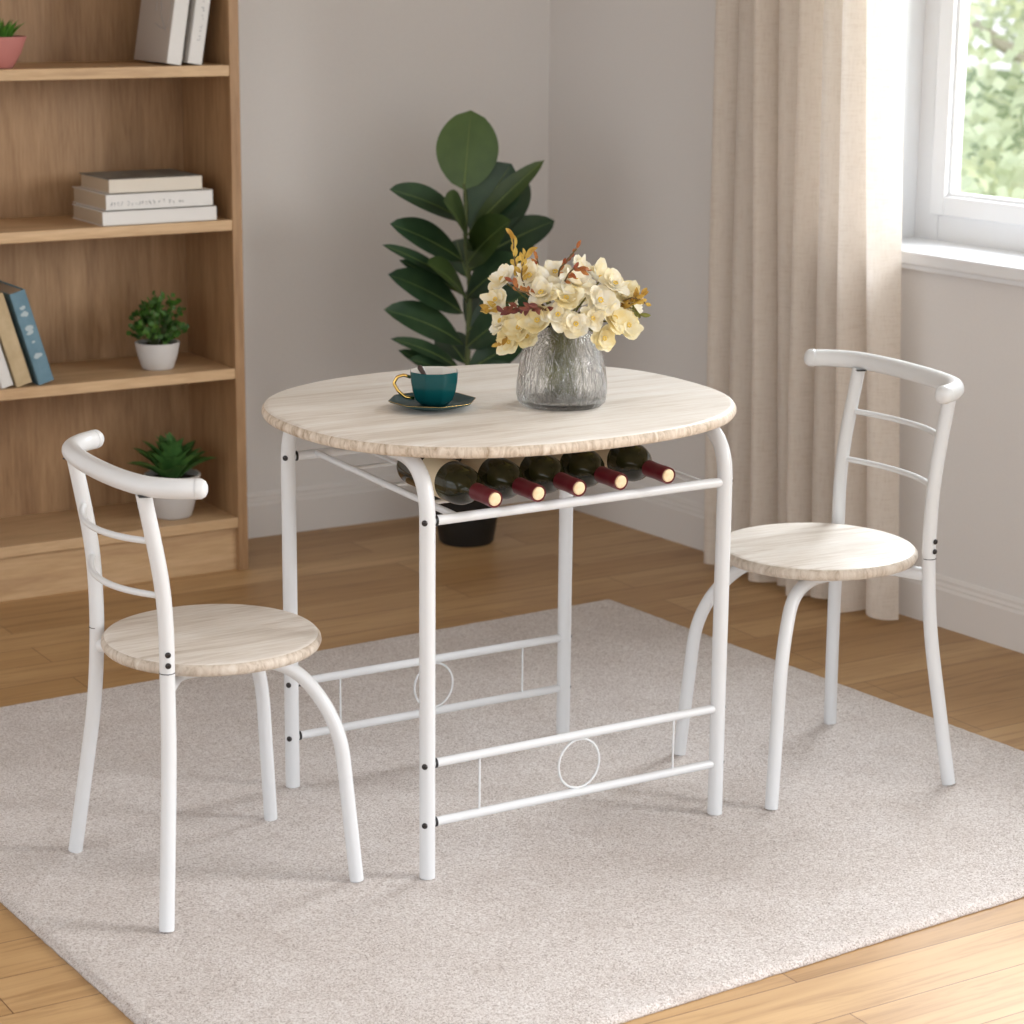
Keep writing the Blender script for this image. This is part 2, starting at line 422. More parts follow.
# ------------------------------------------------------------------ dining table
TT = .804
def sup(a, b, n):
    def f(t, ins):
        c, s = math.cos(t), math.sin(t)
        return ((a-ins)*math.copysign(abs(c)**(2/n), c), (b-ins)*math.copysign(abs(s)**(2/n), s))
    return f
LX, LY = .322, .275
table = thing('dining_table', 'oval dining table with whitewashed wood top, white metal legs and bottle rack', 'table', (0,0,0))
bm = bmesh.new()
prism(bm, sup(.447,.388,2.36), [(.012,TT-.024),(.003,TT-.021),(0,TT-.015),(.001,TT-.008),(.005,TT-.0025),(.013,TT)], [1,1,1,1,0,0,0])
o = obj('tabletop', bm, [M['tabletop'], M['edge']], table); sharp(o, 60); o.location.x = -.008
R_LEG = .0145
def screw(parent, p, d, r=.0055):
    d = V(d).normalized(); bm = bmesh.new()
    q = d.to_track_quat('Z','Y').to_matrix().to_4x4(); q.translation = V(p)
    lathe(bm, [(0,0),(r,0),(r,.0015),(r*.8,.003),(r*.45,.0034),(r*.4,.0022),(0,.0022)], 14, M4=q)
    return sharp(obj('screw', bm, M['dark_screw'], parent), 40)
for sx in (-1,1):
    for sy in (-1,1):
        x, y = sx*LX, sy*LY
        ztop = TT-.024-.012
        pts = fillet([(x,y,0),(x,y,ztop),(x*.98,0,ztop)], .10, 12)
        l = tube_obj('leg', pts, R_LEG, M['white_metal'], table, seg=20)
def rail(name, x0, x1, y, z, r, dy=0):
    tube_obj(name, [(x0,y,z),(x1,y,z)], r, M['white_metal'], table)
ZL, ZH = .1036, .2157
for sy in (-1,1):
    y = sy*LY
    for z in (ZL, ZH):
        rail('stretcher', -LX, LX, y, z, .0085)
        for sx in (-1,1):
            screw(table, (sx*(LX+R_LEG-.001), y, z), (sx,0,0)) if sx > 0 else screw(table, (-LX-.0105, y-.0095, z), (-.75,-.66,0))
            if sx > 0: continue
            bm = bmesh.new(); q = V((1,0,0)).to_track_quat('Z','Y').to_matrix().to_4x4(); q.translation = V((sx*(LX-R_LEG-.001), y, z))
            lathe(bm, [(0,-.0025),(.0094,-.0025),(.0094,.0025),(0,.0025)], 16, M4=q); sharp(obj('washer', bm, M['black'], table))
    for x in (-.213, .218):
        tube_obj('upright_rod', [(x,y,ZL),(x,y,ZH)], .0022, M['white_metal'], table, seg=8)
    zc = (ZL+ZH)/2; rr = (ZH-ZL)/2-.0085
    tube_obj('ring_ornament', [(.003+rr*.95*math.cos(a*PI/20), y, zc+rr*math.sin(a*PI/20)) for a in range(40)], .0024, M['white_metal'], table, seg=8, closed=True)
# wine rack: front rail lower than the back rail
ZRF, ZRB = .664, .676
for y, z in ((-LY,ZRF), (LY,ZRB)):
    rail('rack_rail', -LX, LX, y, z, .0092)
    for sx in (-1,1):
        screw(table, (LX+R_LEG-.001, y, z), (1,0,0)) if sx > 0 else screw(table, (-LX-.0105, y-.0095, z), (-.75,-.66,0))
        if sx > 0: continue
        bm = bmesh.new(); q = V((1,0,0)).to_track_quat('Z','Y').to_matrix().to_4x4(); q.translation = V((sx*(LX-R_LEG-.001), y, z))
        lathe(bm, [(0,-.0025),(.0102,-.0025),(.0102,.0025),(0,.0025)], 16, M4=q); sharp(obj('washer', bm, M['black'], table))
BX = [-.212,-.122,-.036,.058,.163]
for x in (-.262,.27): tube_obj('rack_side_bar', [(x,-LY,ZRF+.002),(x,LY,ZRB+.002)], .0065, M['white_metal'], table, seg=10)
for x in (-.167,-.079,.011,.110,.215): tube_obj('rack_wire', [(x,-LY,ZRF+.003),(x,LY,ZRB+.003)], .0032, M['white_metal'], table, seg=8)
BR = .037
def rack_z(y): return ZRF+(ZRB-ZRF)*(y+LY)/(2*LY)
for y in (-.15, .0, .15):
    tube_obj('rack_crossbar', [(-.262,y,rack_z(y)-.004),(.27,y,rack_z(y)-.004)], .004, M['white_metal'], table, seg=8)
# underside support bars
for y in (-.12,.12): 
    bm = bmesh.new(); box(bm, -LX, LX, y-.012, y+.012, TT-.036, TT-.024, bev=.002); obj('top_support', bm, M['white_metal'], table, smooth=False)

# ------------------------------------------------------------------ wine bottles
def make_bottle():
    t = thing('wine_bottle', '', 'bottle')
    L = .30; rot = Matrix.Rotation(-PI/2, 4, 'X')     # local z -> +y
    bm = bmesh.new()
    prof = [(.0132,.055),(.0138,.072),(.0165,.082),(.0235,.089),(.0305,.098),(.0352,.110),(BR,.124),(BR,.20),(BR,.288),(.035,.296),(.030,L),(.018,L-.004),(0,L-.014)]
    lathe(bm, prof, 36, M4=rot); obj('glass_body', bm, M['bottle'], t)
    bm = bmesh.new(); lathe(bm, [(.0118,.003),(.0150,.0),(.0156,.003),(.0156,.020),(.0150,.024),(.0150,.045),(.0158,.062),(.0156,.065),(.013,.0655)], 32, M4=rot); sharp(obj('foil_capsule', bm, M['foil'], t), 50)
    bm = bmesh.new(); lathe(bm, [(0,-.0008),(.0105,-.0006),(.0120,.0008),(.0120,.004)], 28, M4=rot); obj('cap_disc', bm, M['cork'], t)
    bm = bmesh.new(); lathe(bm, [(BR+.0004,.150),(BR+.0006,.151),(BR+.0006,.215),(BR+.0004,.216)], 36, M4=rot); obj('paper_label', bm, M['label'], t)
    return t
def dup(root, loc, rot, label):
    r = root.copy(); C.objects.link(r); r.location = loc; r.rotation_euler = rot; r['label'] = label
    for ch in list(root.children):
        c = ch.copy(); C.objects.link(c); c.parent = r
        for g in ch.children:
            d = g.copy(); C.objects.link(d); d.parent = c
    return r
SL = math.atan2(ZRB-ZRF, 2*LY)
bl = ['dark wine bottle in the rack, nearest the left front table leg', 'dark wine bottle in the rack, second from the left front leg',
      'dark wine bottle in the middle of the rack, two bottles on each side', 'dark wine bottle in the rack, second from the right front leg',
      'dark wine bottle in the rack, nearest the right front table leg']
b0 = make_bottle(); b0['group'] = 'red capped wine bottles in the table rack'
for i, x in enumerate(BX):
    y0 = -.322+(.006 if i > 2 else 0); loc = (x, y0, rack_z(y0)+BR+.0005); rot = (SL, 0, (.0, .01, -.012, .008, -.006)[i])
    if i == 0: b0.location = loc; b0.rotation_euler = rot; b0['label'] = bl[0]
    else: dup(b0, loc, rot, bl[i])

# ------------------------------------------------------------------ chairs
def make_chair(label):
    t = thing('dining_chair', label, 'chair', group='white metal chairs at the oval table')
    W = M['white_metal']; R = .0133
    bm = bmesh.new()
    prism(bm, sup(.193,.197,2.08), [(.012,.425),(.003,.428),(0,.435),(.001,.442),(.006,.4475),(.014,.4495)], [1,1,1,1,0,0,0])
    # recolour the rounded rim: top two bands share the top grain
    sharp(obj('seat', bm, [M['seat_top'], M['seat_edge']], t), 60)
    for s in (-1,1):
        tube_obj('back_leg', catmull([(-.190,s*.213,0),(-.176,s*.194,.13),(-.160,s*.171,.29),(-.154,s*.160,.42),(-.154,s*.159,.53),(-.162,s*.158,.62),(-.186,s*.156,.756)], 8), R, W, t, seg=20)
        tube_obj('front_leg', fillet([(-.152,s*.152,.408),(-.10,s*.082,.412),(.105,s*.092,.412),(.172,s*.160,.300),(.195,s*.178,0)], [.03,.085,.08], 12), R*.97, W, t, seg=20)
    tube_obj('seat_crossbar', [(.0,-.086,.411),(.0,.086,.411)], .009, W, t)
    half = [(-.122,.227),(-.150,.211),(-.177,.183),(-.193,.148),(-.204,.08),(-.207,0)]
    path = [(x,y,.771) for x,y in half]+[(x,-y,.771) for x,y in half[-2::-1]]
    tube_obj('backrest_rail', catmull(path, 6), .0172, W, t, seg=22, round_end=True)
    for s in (-1,1):       # domed end caps
        d = (V((half[0][0],half[0][1]*s,0))-V((half[1][0],half[1][1]*s,0))).normalized()
        p = V((half[0][0],half[0][1]*s,.771)); q = d.to_track_quat('Z','Y').to_matrix().to_4x4(); q.translation = p-d*.003
        bm = bmesh.new(); lathe(bm, [(.0165,0),(.0174,0),(.0176,.004),(.0170,.012),(.013,.0185),(.007,.0215),(0,.0225)], 22, M4=q); obj('end_cap', bm, W, t)
    for z, xe, bow in ((.672,-.170,.045), (.576,-.157,.045)):
        pts = [(xe-bow*(1-(k/8)**2), .157*k/8, z-.004*(1-(k/8)**2)) for k in range(-8,9)]
        tube_obj('backrest_rung', pts, .0058, W, t, seg=12)
    for s in (-1,1):
        for z in (.476,.457): screw(t, (-.157, s*(.160+R-.001), z), (-.25,s,0), .0052)
        bm = bmesh.new(); tube(bm, [(-.154,s*.160,.4410),(-.154,s*.160,.4422)], R+.0004, seg=20); obj('joint_seam', bm, M['dark_screw'], t)
        bm = bmesh.new(); p = V((-.186, s*.156, .7545)); a = math.atan2(s*.07, -.018)
        box(bm, -.021,.021,-.010,.010,-.0012,.0012, bev=.0008, M4=Matrix.Translation(p) @ Matrix.Rotation(PI/2+s*.28, 4, 'Z'))
        obj('rail_bracket', bm, M['black'], t, smooth=False)
    return t
ch = make_chair('white metal chair with round wood seat at the left end of the table')
ch.location = (-.634,-.045,0); ch.rotation_euler = (0,0,.0)
c2 = dup(ch, (.652,-.150,0), (0,0,PI-.085), 'white metal chair with round wood seat standing before the curtain')
c2.scale = (1.045,1,1.05)

# ------------------------------------------------------------------ cup and saucer
VR = V((math.cos(YAW),-math.sin(YAW),0)); VF = V((math.sin(YAW),math.cos(YAW),0))
sc = V((-.132,.040,TT))-V((math.sin(YAW),math.cos(YAW),0))*.050
t = thing('saucer', 'dark teal faceted saucer under the cup on the table', 'saucer', sc)
bm = bmesh.new()
def octo(ph=0, k=8, amt=.045):
    def f(t0, r): 
        return r*(1+amt*math.cos(k*(t0+ph)))
    return f
def facet_lathe(bm, prof, k, ph, amt, N=96, mats=None, sharpf=True):
    rings = []
    for r, z in prof:
        ring = []
        for i in range(N):
            a = 2*PI*i/N; w = (a+ph) % (2*PI/k)-PI/k
            rr = r*((1-amt)+amt*math.cos(PI/k)/math.cos(w)) if r > 0 else 0
            ring.append(bm.verts.new((rr*math.cos(a), rr*math.sin(a), z)))
        rings.append(ring)
    for i in range(len(rings)-1):
        for j in range(N):
            f = bm.faces.new((rings[i][j], rings[i][(j+1)%N], rings[i+1][(j+1)%N], rings[i+1][j])); f.material_index = mats[i] if mats else 0
    bm.faces.new(rings[0][::-1]).material_index = mats[0] if mats else 0
    bm.faces.new(rings[-1]).material_index = mats[-1] if mats else 0
facet_lathe(bm, [(.030,0),(.034,.0005),(.048,.004),(.0755,.0125),(.0785,.0148),(.0785,.0158),(.0755,.0156),(.048,.0080),(.030,.006),(.003,.006)], 8, .3, 1.0)
obj('dish', bm, M['teal_top'], t, smooth=False); t.scale = (1.07,1.07,1.05)
bm = bmesh.new()
N = 96; P = []
for i in range(N):
    a = 2*PI*i/N; w = (a+.3) % (2*PI/8)-PI/8; r = .0785*math.cos(PI/8)/math.cos(w); P.append((r*math.cos(a), r*math.sin(a), .0157))
tube(bm, P, .00035, seg=6, closed=True); obj('gilt_rim', bm, M['gold'], t)
cupt = thing('coffee_cup', 'teal faceted coffee cup with gold handle and white inside', 'cup', sc+V((.004,0,.0066)))
bm = bmesh.new()
facet_lathe(bm, [(.022,0),(.024,.001),(.033,.010),(.0385,.025),(.0415,.042),(.0425,.0575),(.0418,.0585),(.0405,.0575),(.0395,.042),(.036,.024),(.030,.010),(.002,.006)],
            8, .1, .85, mats=[0,0,0,0,0,0,1,1,1,1,1,1])
sharp(obj('cup_body', bm, [M['teal'], M['porcelain']], cupt), 30); cupt.scale = (1.12,1.12,1.1)
hd = -VR*.97+VF*-.1; hd.normalize()
hp = [hd*.039+V((0,0,.047)), hd*.050+V((0,0,.051)), hd*.061+V((0,0,.048)), hd*.067+V((0,0,.037)), hd*.060+V((0,0,.024)), hd*.048+V((0,0,.013)), hd*.033+V((0,0,.011))]
bm = bmesh.new(); tube(bm, fillet(hp, .003, 3), .0028, seg=10); obj('handle', bm, M['gold'], cupt)
sp = thing('coffee_spoon', 'dark brown spoon standing in the teal coffee cup', 'spoon', sc+V((.004,0,.0066)))
bm = bmesh.new(); a = -VR*.026+V((0,0,.067))+VF*.01; b = VR*.006+V((0,0,.012))
tube(bm, [a, a.lerp(b,.5), b], [.0055,.0034,.0026], seg=10, round_end=True); obj('spoon_handle', bm, M['spoon'], sp)
bm = bmesh.new(); bmesh.ops.create_uvsphere(bm, u_segments=12, v_segments=8, radius=1)
for v in bm.verts: v.co = V((v.co.x*.009, v.co.y*.007, v.co.z*.0022))+V((b.x,b.y,.0105))
obj('spoon_bowl', bm, M['spoon'], sp)

# ------------------------------------------------------------------ vase and flowers
vc = V((.100,-.045,TT))-VF*.055
vs = thing('glass_vase', 'rippled clear glass vase holding cream flowers on the table', 'vase', vc)
bm = bmesh.new()
out = [(0,0),(.060,0),(.072,.002),(.079,.010),(.0815,.024),(.0805,.045),(.077,.070),(.072,.095),(.065,.118),(.056,.135),(.050,.143),(.050,.152),(.052,.157)]
inn = [(.0485,.157),(.0465,.150),(.0465,.143),(.052,.133),(.061,.115),(.068,.093),(.073,.070),(.0765,.045),(.0765,.026),(.071,.014),(.05,.010),(0,.010)]
lathe(bm, out+inn, 80)
for v in bm.verts:
    r = math.hypot(v.co.x, v.co.y)
    if r > .0745 or (.066 < r and v.co.z > .06):
        a = math.atan2(v.co.y, v.co.x); k = 1+.012*math.sin(a*14+v.co.z*40)
        v.co.x *= k; v.co.y *= k
obj('vase_body', bm, M['vase'], vs); vs.scale = (1.05,1.05,1)

random.seed(11)
def petal(bm, c, d, nrm, L, w, cup, mat=0):
    d = d.normalized(); s = d.cross(nrm).normalized(); rows = []; n = 6
    for i in range(n+1):
        t = i/n; ww = w*.5*math.sin(PI*min(1,(.06+.94*t))**.62*.97)**.6 if t < 1 else w*.14
        ww = w*.5*(math.sin(PI*(.04+.92*t)**.72)**.55)
        row = []
        for j in (-1,-.5,0,.5,1):
            rip = .0014*math.sin(j*4+t*7+c.x*300)
            row.append(bm.verts.new(c+d*L*t*(1-.12*t)+s*ww*j+nrm*(cup*L*t*t+ww*.35*j*j+rip*t)))
        rows.append(row)
    for i in range(n):
        for j in range(4): bm.faces.new((rows[i][j],rows[i][j+1],rows[i+1][j+1],rows[i+1][j])).material_index = mat
def flower(p, nrm, R, lab, matk, cup=.35, k=6):
    """p: blossom centre relative to vase centre"""
    t = thing('flower', lab, 'flower', vc, group='cream flowers in the glass vase' if matk == 'petal' else 'butter yellow flowers in the glass vase')
    nrm = V(nrm).normalized(); bm = bmesh.new()
    u = nrm.cross(V((.3,.2,1))).normalized(); w = nrm.cross(u)
    ph = random.random()*6
    for ring, (n, sc_, cp) in enumerate(((5,1.0,cup*.7), (3,.72,cup+.35), (2,.45,cup+.8)) if k == 5 else ((6,1.0,cup), (4,.66,cup+.5))):
        for i in range(n):
            a = ph+ring*.5+2*PI*i/n+random.uniform(-.32,.32)
            petal(bm, p+nrm*ring*.002, u*math.cos(a)+w*math.sin(a), nrm, R*sc_*random.uniform(.82,1.15), R*sc_*random.uniform(.75,1.08), cp+random.uniform(-.3,.25))
    o = obj('petals', bm, M[matk], t)
    bm = bmesh.new()
    for i in range(7):
        q = p+nrm*.004+u*math.cos(i*.9)*R*.10+w*math.sin(i*.9)*R*.10
        r = bmesh.ops.create_icosphere(bm, subdivisions=1, radius=R*.055)
        for v in r['verts']: v.co += q+nrm*R*.12
    obj('flower_centre', bm, M['petal_core'], t)
    # stem into the vase
    base = V((p.x*.25, p.y*.25, .014+random.random()*.01)); neck = V((p.x*.22, p.y*.22, .148))
    if neck.xy.length > .036: neck.xy = neck.xy.normalized()*.036
    bm = bmesh.new(); tube(bm, catmull([base, neck, p*.55+neck*.45+V((0,0,.01)), p], 6), .0017, seg=6); obj('stem', bm, M['olive_leaf'], t)
def pos(px, py, depth=0):
    """picture-right / up offsets in metres from the vase axis, turned into room axes"""
    return VR*px+VF*depth+V((0,0,py*.88+.043-depth*.27))
S = 1/555.
fl = [ # (px offset from 561, height px above base 402, depth toward back m, radius)
 (-62,118,-.02,.034,'petal'),(-68,95,-.03,.032,'petal'),(-34,122,-.03,.040,'petal'),(-8,130,.02,.036,'petal'),(12,112,-.055,.044,'petal'),
 (-22,98,-.075,.038,'petal'),(2,92,-.085,.034,'petal_y'),(38,122,.01,.038,'petal'),(36,92,-.06,.040,'petal'),(62,104,-.01,.036,'petal_y'),
 (66,90,.0,.032,'petal'),(50,72,-.055,.038,'petal_y'),(66,66,-.03,.034,'petal_y'),(40,48,-.065,.032,'petal_y'),(-6,72,-.095,.034,'petal'),
 (-26,66,-.085,.036,'petal_y'),(12,62,-.095,.034,'petal'),(-44,60,-.06,.034,'petal_y'),(-62,68,-.04,.034,'petal'),(-54,44,-.05,.028,'petal_y'),
 (-36,48,-.07,.028,'petal_y'),(28,70,-.08,.03,'petal'),(20,135,.03,.034,'petal'),(-20,112,.05,.036,'petal'),(20,96,.06,.036,'petal'),(48,84,.06,.036,'petal'),(-50,82,.05,.036,'petal'),
 (-4,104,-.06,.034,'petal'),(52,112,-.04,.034,'petal')]
labs = []
for px, py, dp, R, mk in fl:
    col = 'far left' if px < -52 else 'left' if px < -30 else 'centre left' if px < -8 else 'centre' if px < 14 else 'centre right' if px < 40 else 'right' if px < 60 else 'far right'
    row = 'bottom' if py < 56 else 'lower' if py < 78 else 'middle' if py < 100 else 'upper' if py < 118 else 'top'
    labs.append('%s flower at the %s %s of the vase bouquet' % ('cream' if mk == 'petal' else 'butter yellow', row, col))
for i, l in enumerate(labs):
    same = [k for k, m in enumerate(labs) if m == l]
    if len(same) > 1:
        same.sort(key=lambda k: fl[k][2])
        for q, k in enumerate(same): labs[k] = l+(', the one nearest the viewer' if q == 0 else ', the one behind' if q == 1 else ', the hindmost')
for (px, py, dp, R, mk), lab in zip(fl, labs):
    p = pos(px*S, py*S, dp); n_ = (p-V((0,0,.10))).normalized()*.75-VF*.45+V((random.uniform(-.3,.3),random.uniform(-.3,.3),random.uniform(-.1,.3)))
    flower(p, n_, R*1.04, lab, mk, cup=random.uniform(.0,.55), k=random.choice((5,5,6)))
def sprig(name, label, pts, matk, n, ls, spread=1., grp=None):
    t = thing(name, label, 'foliage', vc, group=grp)
    bm = bmesh.new(); path = catmull([V((0,0,.02))+V((pts[0].x*.2,pts[0].y*.2,0)), V((pts[0].x*.2,pts[0].y*.2,.148))]+pts, 6); tube(bm, path, .0016, seg=6); obj('twig', bm, M['twig'], t)
    k0 = 12
    bm = bmesh.new()
    for i in range(n):
        f = i/max(1,n-1); q = path[int(k0+(len(path)-1-k0)*f)]
        d = V((random.uniform(-1,1),random.uniform(-1,1),random.uniform(-.3,1)))
        d = (d*spread+(path[-1]-path[-4]).normalized()*.8).normalized()
        leaf(bm, q, q+d*ls*random.uniform(.7,1.2), ls*.42, nrm=-VF+V((random.uniform(-.6,.6),0,random.uniform(-.3,.9))), curl=random.uniform(-.1,.15), n=5, fold=.25)
    obj('leaves', bm, M[matk], t)
sprig('leaf_sprig', 'tall ochre sprig rising at upper left of the bouquet', [pos(-42*S,110*S,-.02), pos(-50*S,140*S,-.03), pos(-52*S,170*S,-.03)], 'ochre', 13, .022, .7)
sprig('leaf_sprig', 'copper sprig rising at the top middle of the bouquet', [pos(-5*S,125*S,-.02), pos(2*S,140*S,-.03), pos(13*S,156*S,-.03)], 'copper', 8, .017, .7)
sprig('leaf_sprig', 'short copper bud sprig at the top left of the bouquet', [pos(-22*S,115*S,-.01), pos(-26*S,138*S,-.02), pos(-28*S,146*S,-.02)], 'copper', 5, .018, .6)
sprig('leaf_sprig', 'yellow green feathery sprig reaching right of the bouquet', [pos(50*S,84*S,-.02), pos(68*S,92*S,-.03), pos(80*S,100*S,-.03)], 'ochre', 16, .024, 1.0)
sprig('leaf_sprig', 'yellow green sprig drooping at the right of the bouquet', [pos(50*S,84*S,-.02), pos(70*S,88*S,-.03), pos(78*S,80*S,-.03)], 'olive_leaf', 10, .02, .9)
sprig('leaf_sprig', 'ochre leaf spray at the far left of the bouquet', [pos(-50*S,84*S,-.03), pos(-68*S,84*S,-.04), pos(-78*S,80*S,-.04)], 'ochre', 10, .030, .8)
sprig('leaf_sprig', 'plum brown leaf spray between the left flowers', [pos(-30*S,80*S,-.07), pos(-50*S,82*S,-.07), pos(-60*S,78*S,-.07)], 'plum', 12, .024, 1.0)
sprig('leaf_sprig', 'plum brown leaf spray at the front middle of the bouquet', [pos(-10*S,72*S,-.07), pos(-24*S,82*S,-.10), pos(-34*S,80*S,-.10)], 'plum', 14, .022, 1.0)
sprig('leaf_sprig', 'dark olive leaves at the right front of the bouquet', [pos(20*S,62*S,-.03), pos(34*S,78*S,-.05), pos(26*S,84*S,-.05)], 'olive_leaf', 12, .028, 1.0)
sprig('leaf_sprig', 'ochre leaf below the lower left flowers', [pos(-40*S,64*S,-.04), pos(-56*S,54*S,-.05), pos(-62*S,42*S,-.05)], 'ochre', 6, .022, .6)

sprig('leaf_sprig', 'thin ochre twig beside the tall sprig at upper left', [pos(-40*S,112*S,-.04), pos(-42*S,134*S,-.05), pos(-38*S,150*S,-.05)], 'ochre', 12, .020, .8)
sprig('leaf_sprig', 'copper leaves among the upper middle flowers', [pos(0*S,110*S,-.06), pos(10*S,128*S,-.085), pos(22*S,124*S,-.09)], 'copper', 12, .018, 1.0)
sprig('leaf_sprig', 'copper leaves among the left flowers above the plum spray', [pos(-30*S,96*S,-.07), pos(-46*S,102*S,-.085), pos(-52*S,112*S,-.08)], 'copper', 12, .019, 1.0)
sprig('leaf_sprig', 'long feathery yellow green twig at the far right', [pos(60*S,94*S,-.03), pos(74*S,98*S,-.04), pos(84*S,92*S,-.04)], 'ochre', 18, .017, 1.0)
# ------------------------------------------------------------------ bookcase
XI, XO, YF, T = .316, .344, 1.900, .028
XL = -.86
bc = thing('bookcase', 'open oak bookcase against the wall on the left', 'bookcase', (0,0,FZ))
def bpart(name, a, m, bev=.0015):
    bm = bmesh.new(); box(bm, *a, bev=bev); return obj(name, bm, M[m], bc, smooth=False)
h0 = -FZ
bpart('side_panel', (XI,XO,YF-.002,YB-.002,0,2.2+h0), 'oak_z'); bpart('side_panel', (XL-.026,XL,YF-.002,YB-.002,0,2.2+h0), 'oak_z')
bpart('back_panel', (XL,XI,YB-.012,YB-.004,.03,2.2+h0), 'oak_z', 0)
SH = [.133,.542,.938,1.338,1.76]
for z in SH: bpart('shelf', (XL,XI,YF,YB-.012,z-T+h0,z+h0), 'oak_x')
bpart('shelf', (XL,XI,YF,YB-.012,2.172+h0,2.2+h0), 'oak_x')
bpart('plinth', (XL,XI,YF+.015,YF+.033,0,SH[0]-T+h0), 'oak_x', 0)

def book(label, w, h, d, cover, pages, loc, lean=0, rotz=0, flat=False, group=None, mark=None):
    """spine faces -y; w thickness, h height, d depth. lean tilts about y (positive leans right)."""
    t = thing('book', label, 'book', loc, group=group)
    t.rotation_euler = (0, lean, rotz)
    bm = bmesh.new(); c = .0025
    mm = M[mark.__defaults__[0]] if mark else M[cover[0]]
    def put_marks(bm, x0):
        if mark:
            old = set(bm.faces); mark(bm, x0)
            for f in set(bm.faces)-old: f.material_index = 2
    sgn = -1 if lean >= 0 else 0
    x0 = -w if lean > 0 else 0
    if flat: x0 = 0
    if flat:
        # lying: x length h, y depth d, z thickness w; pages show on the left end
        box(bm, 0,h,0,d,0,c, bev=.0008); box(bm, 0,h,0,d,w-c,w, bev=.0008, mat=1); box(bm, 0,h,0,c*1.2,0,w, bev=.0008)
        put_marks(bm, x0)
        obj('cover', bm, [M[cover[0]], M[cover[1]], mm], t, smooth=False)
        bm = bmesh.new(); box(bm, .003,h-.003,.004,d-.004,c,w-c); obj('pages', bm, M[pages], t, smooth=False)
    else:
        box(bm, x0,x0+c,0,d,0,h, bev=.0008, mat=1); box(bm, x0+w-c,x0+w,0,d,0,h, bev=.0008, mat=1); box(bm, x0,x0+w,0,c*1.2,0,h, bev=.0012)
        put_marks(bm, x0)
        obj('cover', bm, [M[cover[0]], M[cover[1]], mm], t, smooth=False)
        bm = bmesh.new(); box(bm, x0+c,x0+w-c,.004,d-.005,.004,h-.004); obj('pages', bm, M[pages], t, smooth=False)
    return t
random.seed(5)
def squiggle(bm, p0, du, dv, n, s, thick=.0008):
    p = V(p0)
    for i in range(n):
        k = random.choice((3,4,5)); pts = [p+du*s*.5*random.random()+dv*s*random.uniform(0,1) for _ in range(k)]
        tube(bm, pts, thick, seg=4); p = p+du*s*random.choice((.7,.8,1.3))
def mk_spine(bm, x0, m='ink'): squiggle(bm, (x0+.028,-.0004,.10), V((0,0,1)), V((-1,0,0)), 12, .010)
def mk_spine2(bm, x0, m='ink'):
    squiggle(bm, (x0+.028,-.0004,.06), V((0,0,1)), V((-1,0,0)), 16, .011)
def mk_flat(bm, x0, m='ink'): squiggle(bm, (.012,-.0004,.010), V((1,0,0)), V((0,0,1)), 18, .013)
def mk_cover(bm, x0, m='ink'):     # line drawing on the big grey cover (faces -x)
    pts = catmull([(x0-.0004, .06+.05*math.cos(a), .13+.055*math.sin(a)*(1+.3*math.cos(2*a))) for a in (0,.7,1.5,2.3,3.1,4,5,5.8)], 6)
    tube(bm, pts, .0008, seg=4); tube(bm, catmull([(x0-.0004,.03,.08),(x0-.0004,.07,.12),(x0-.0004,.09,.18),(x0-.0004,.12,.2)],6), .0008, seg=4)
def mk_blue(bm, x0, m='pale_mark'):
    for z, s in ((.205,.010),(.188,.014),(.150,.015),(.138,.012),(.075,.014),(.112,.006)):
        pts = [(x0+.021+s*.9*math.cos(a)*random.uniform(.75,1.1), -.0006, z+s*.55*math.sin(a)*random.uniform(.6,1.1)) for a in [k*PI/5 for k in range(10)]]
        bm.faces.new([bm.verts.new(q) for q in pts])
# lying stack on the second shelf down
book('bottom book of the stack on the shelf, white spine', .038,.317,.215, ('book_white','book_white'), 'paper', (-.040,1.912,SH[2]), flat=True, group='stacked books on the bookcase shelf')
book('middle book of the shelf stack, white spine with faint lettering', .042,.297,.235, ('book_white','book_white'), 'paper', (-.028,1.916,SH[2]+.0385), flat=True, group='stacked books on the bookcase shelf', mark=mk_flat)
book('top book of the shelf stack, slate grey cover', .037,.258,.205, ('paper_white','book_dark'), 'paper', (-.016,1.922,SH[2]+.081), flat=True, group='stacked books on the bookcase shelf')
# leaning pair on the top shelf
def lean_right(label, xl, w, h, d, lean, cov, mark=None, y=1.918):
    # rests on its bottom right corner; local x0=-w .. 0 with pivot at the corner
    return book(label, w, h, d, cov, 'paper_white', (xl, y, SH[3]), lean=lean, mark=mark)
lean_right('large grey covered book with white spine leaning on the top shelf', .190,.042,.27,.215,.165, ('book_white','book_grey'), mk_cover)
lean_right('thinner white book leaning next to the bookcase side on the top shelf', .247,.040,.262,.20,.17, ('book_white','book_white'), mk_spine2)
# three leaning left
for (lab, x, w, h, cov, mk) in (
    ('dusty blue book with pale spine marks, rightmost of the leaning shelf books', -.238,.042,.248, ('book_blue','book_blue'), mk_blue),
    ('sand coloured book leaning between the blue and white books', -.297,.042,.243, ('book_tan','book_tan'), None),
    ('thin white book leaning at the left picture edge', -.336,.031,.22, ('book_white','book_white'), None)):
    book(lab, w, h, .20, cov, 'paper', (x+.012, 1.912, SH[1]), lean=-.28, mark=mk)

def pot(name, label, loc, rb, rt_, h, m, group=None):
    t = thing(name, label, 'plant', loc, group=group)
    bm = bmesh.new(); prof = [(0,0),(rb*.9,0),(rb,.004),((rb*.45+rt_*.55)*1.02,h*.5),(rt_,h*.97),(rt_,h),(rt_-.005,h),(rt_-.007,h*.86),(0,h*.86)]
    lathe(bm, prof, 40, matf=lambda i: 0); sharp(obj('pot', bm, M[m], t), 50)
    bm = bmesh.new(); lathe(bm, [(0,h*.90),(rt_-.009,h*.885),(rt_-.009,h*.862)], 24); obj('soil', bm, M['soil'], t)
    return t
random.seed(3)
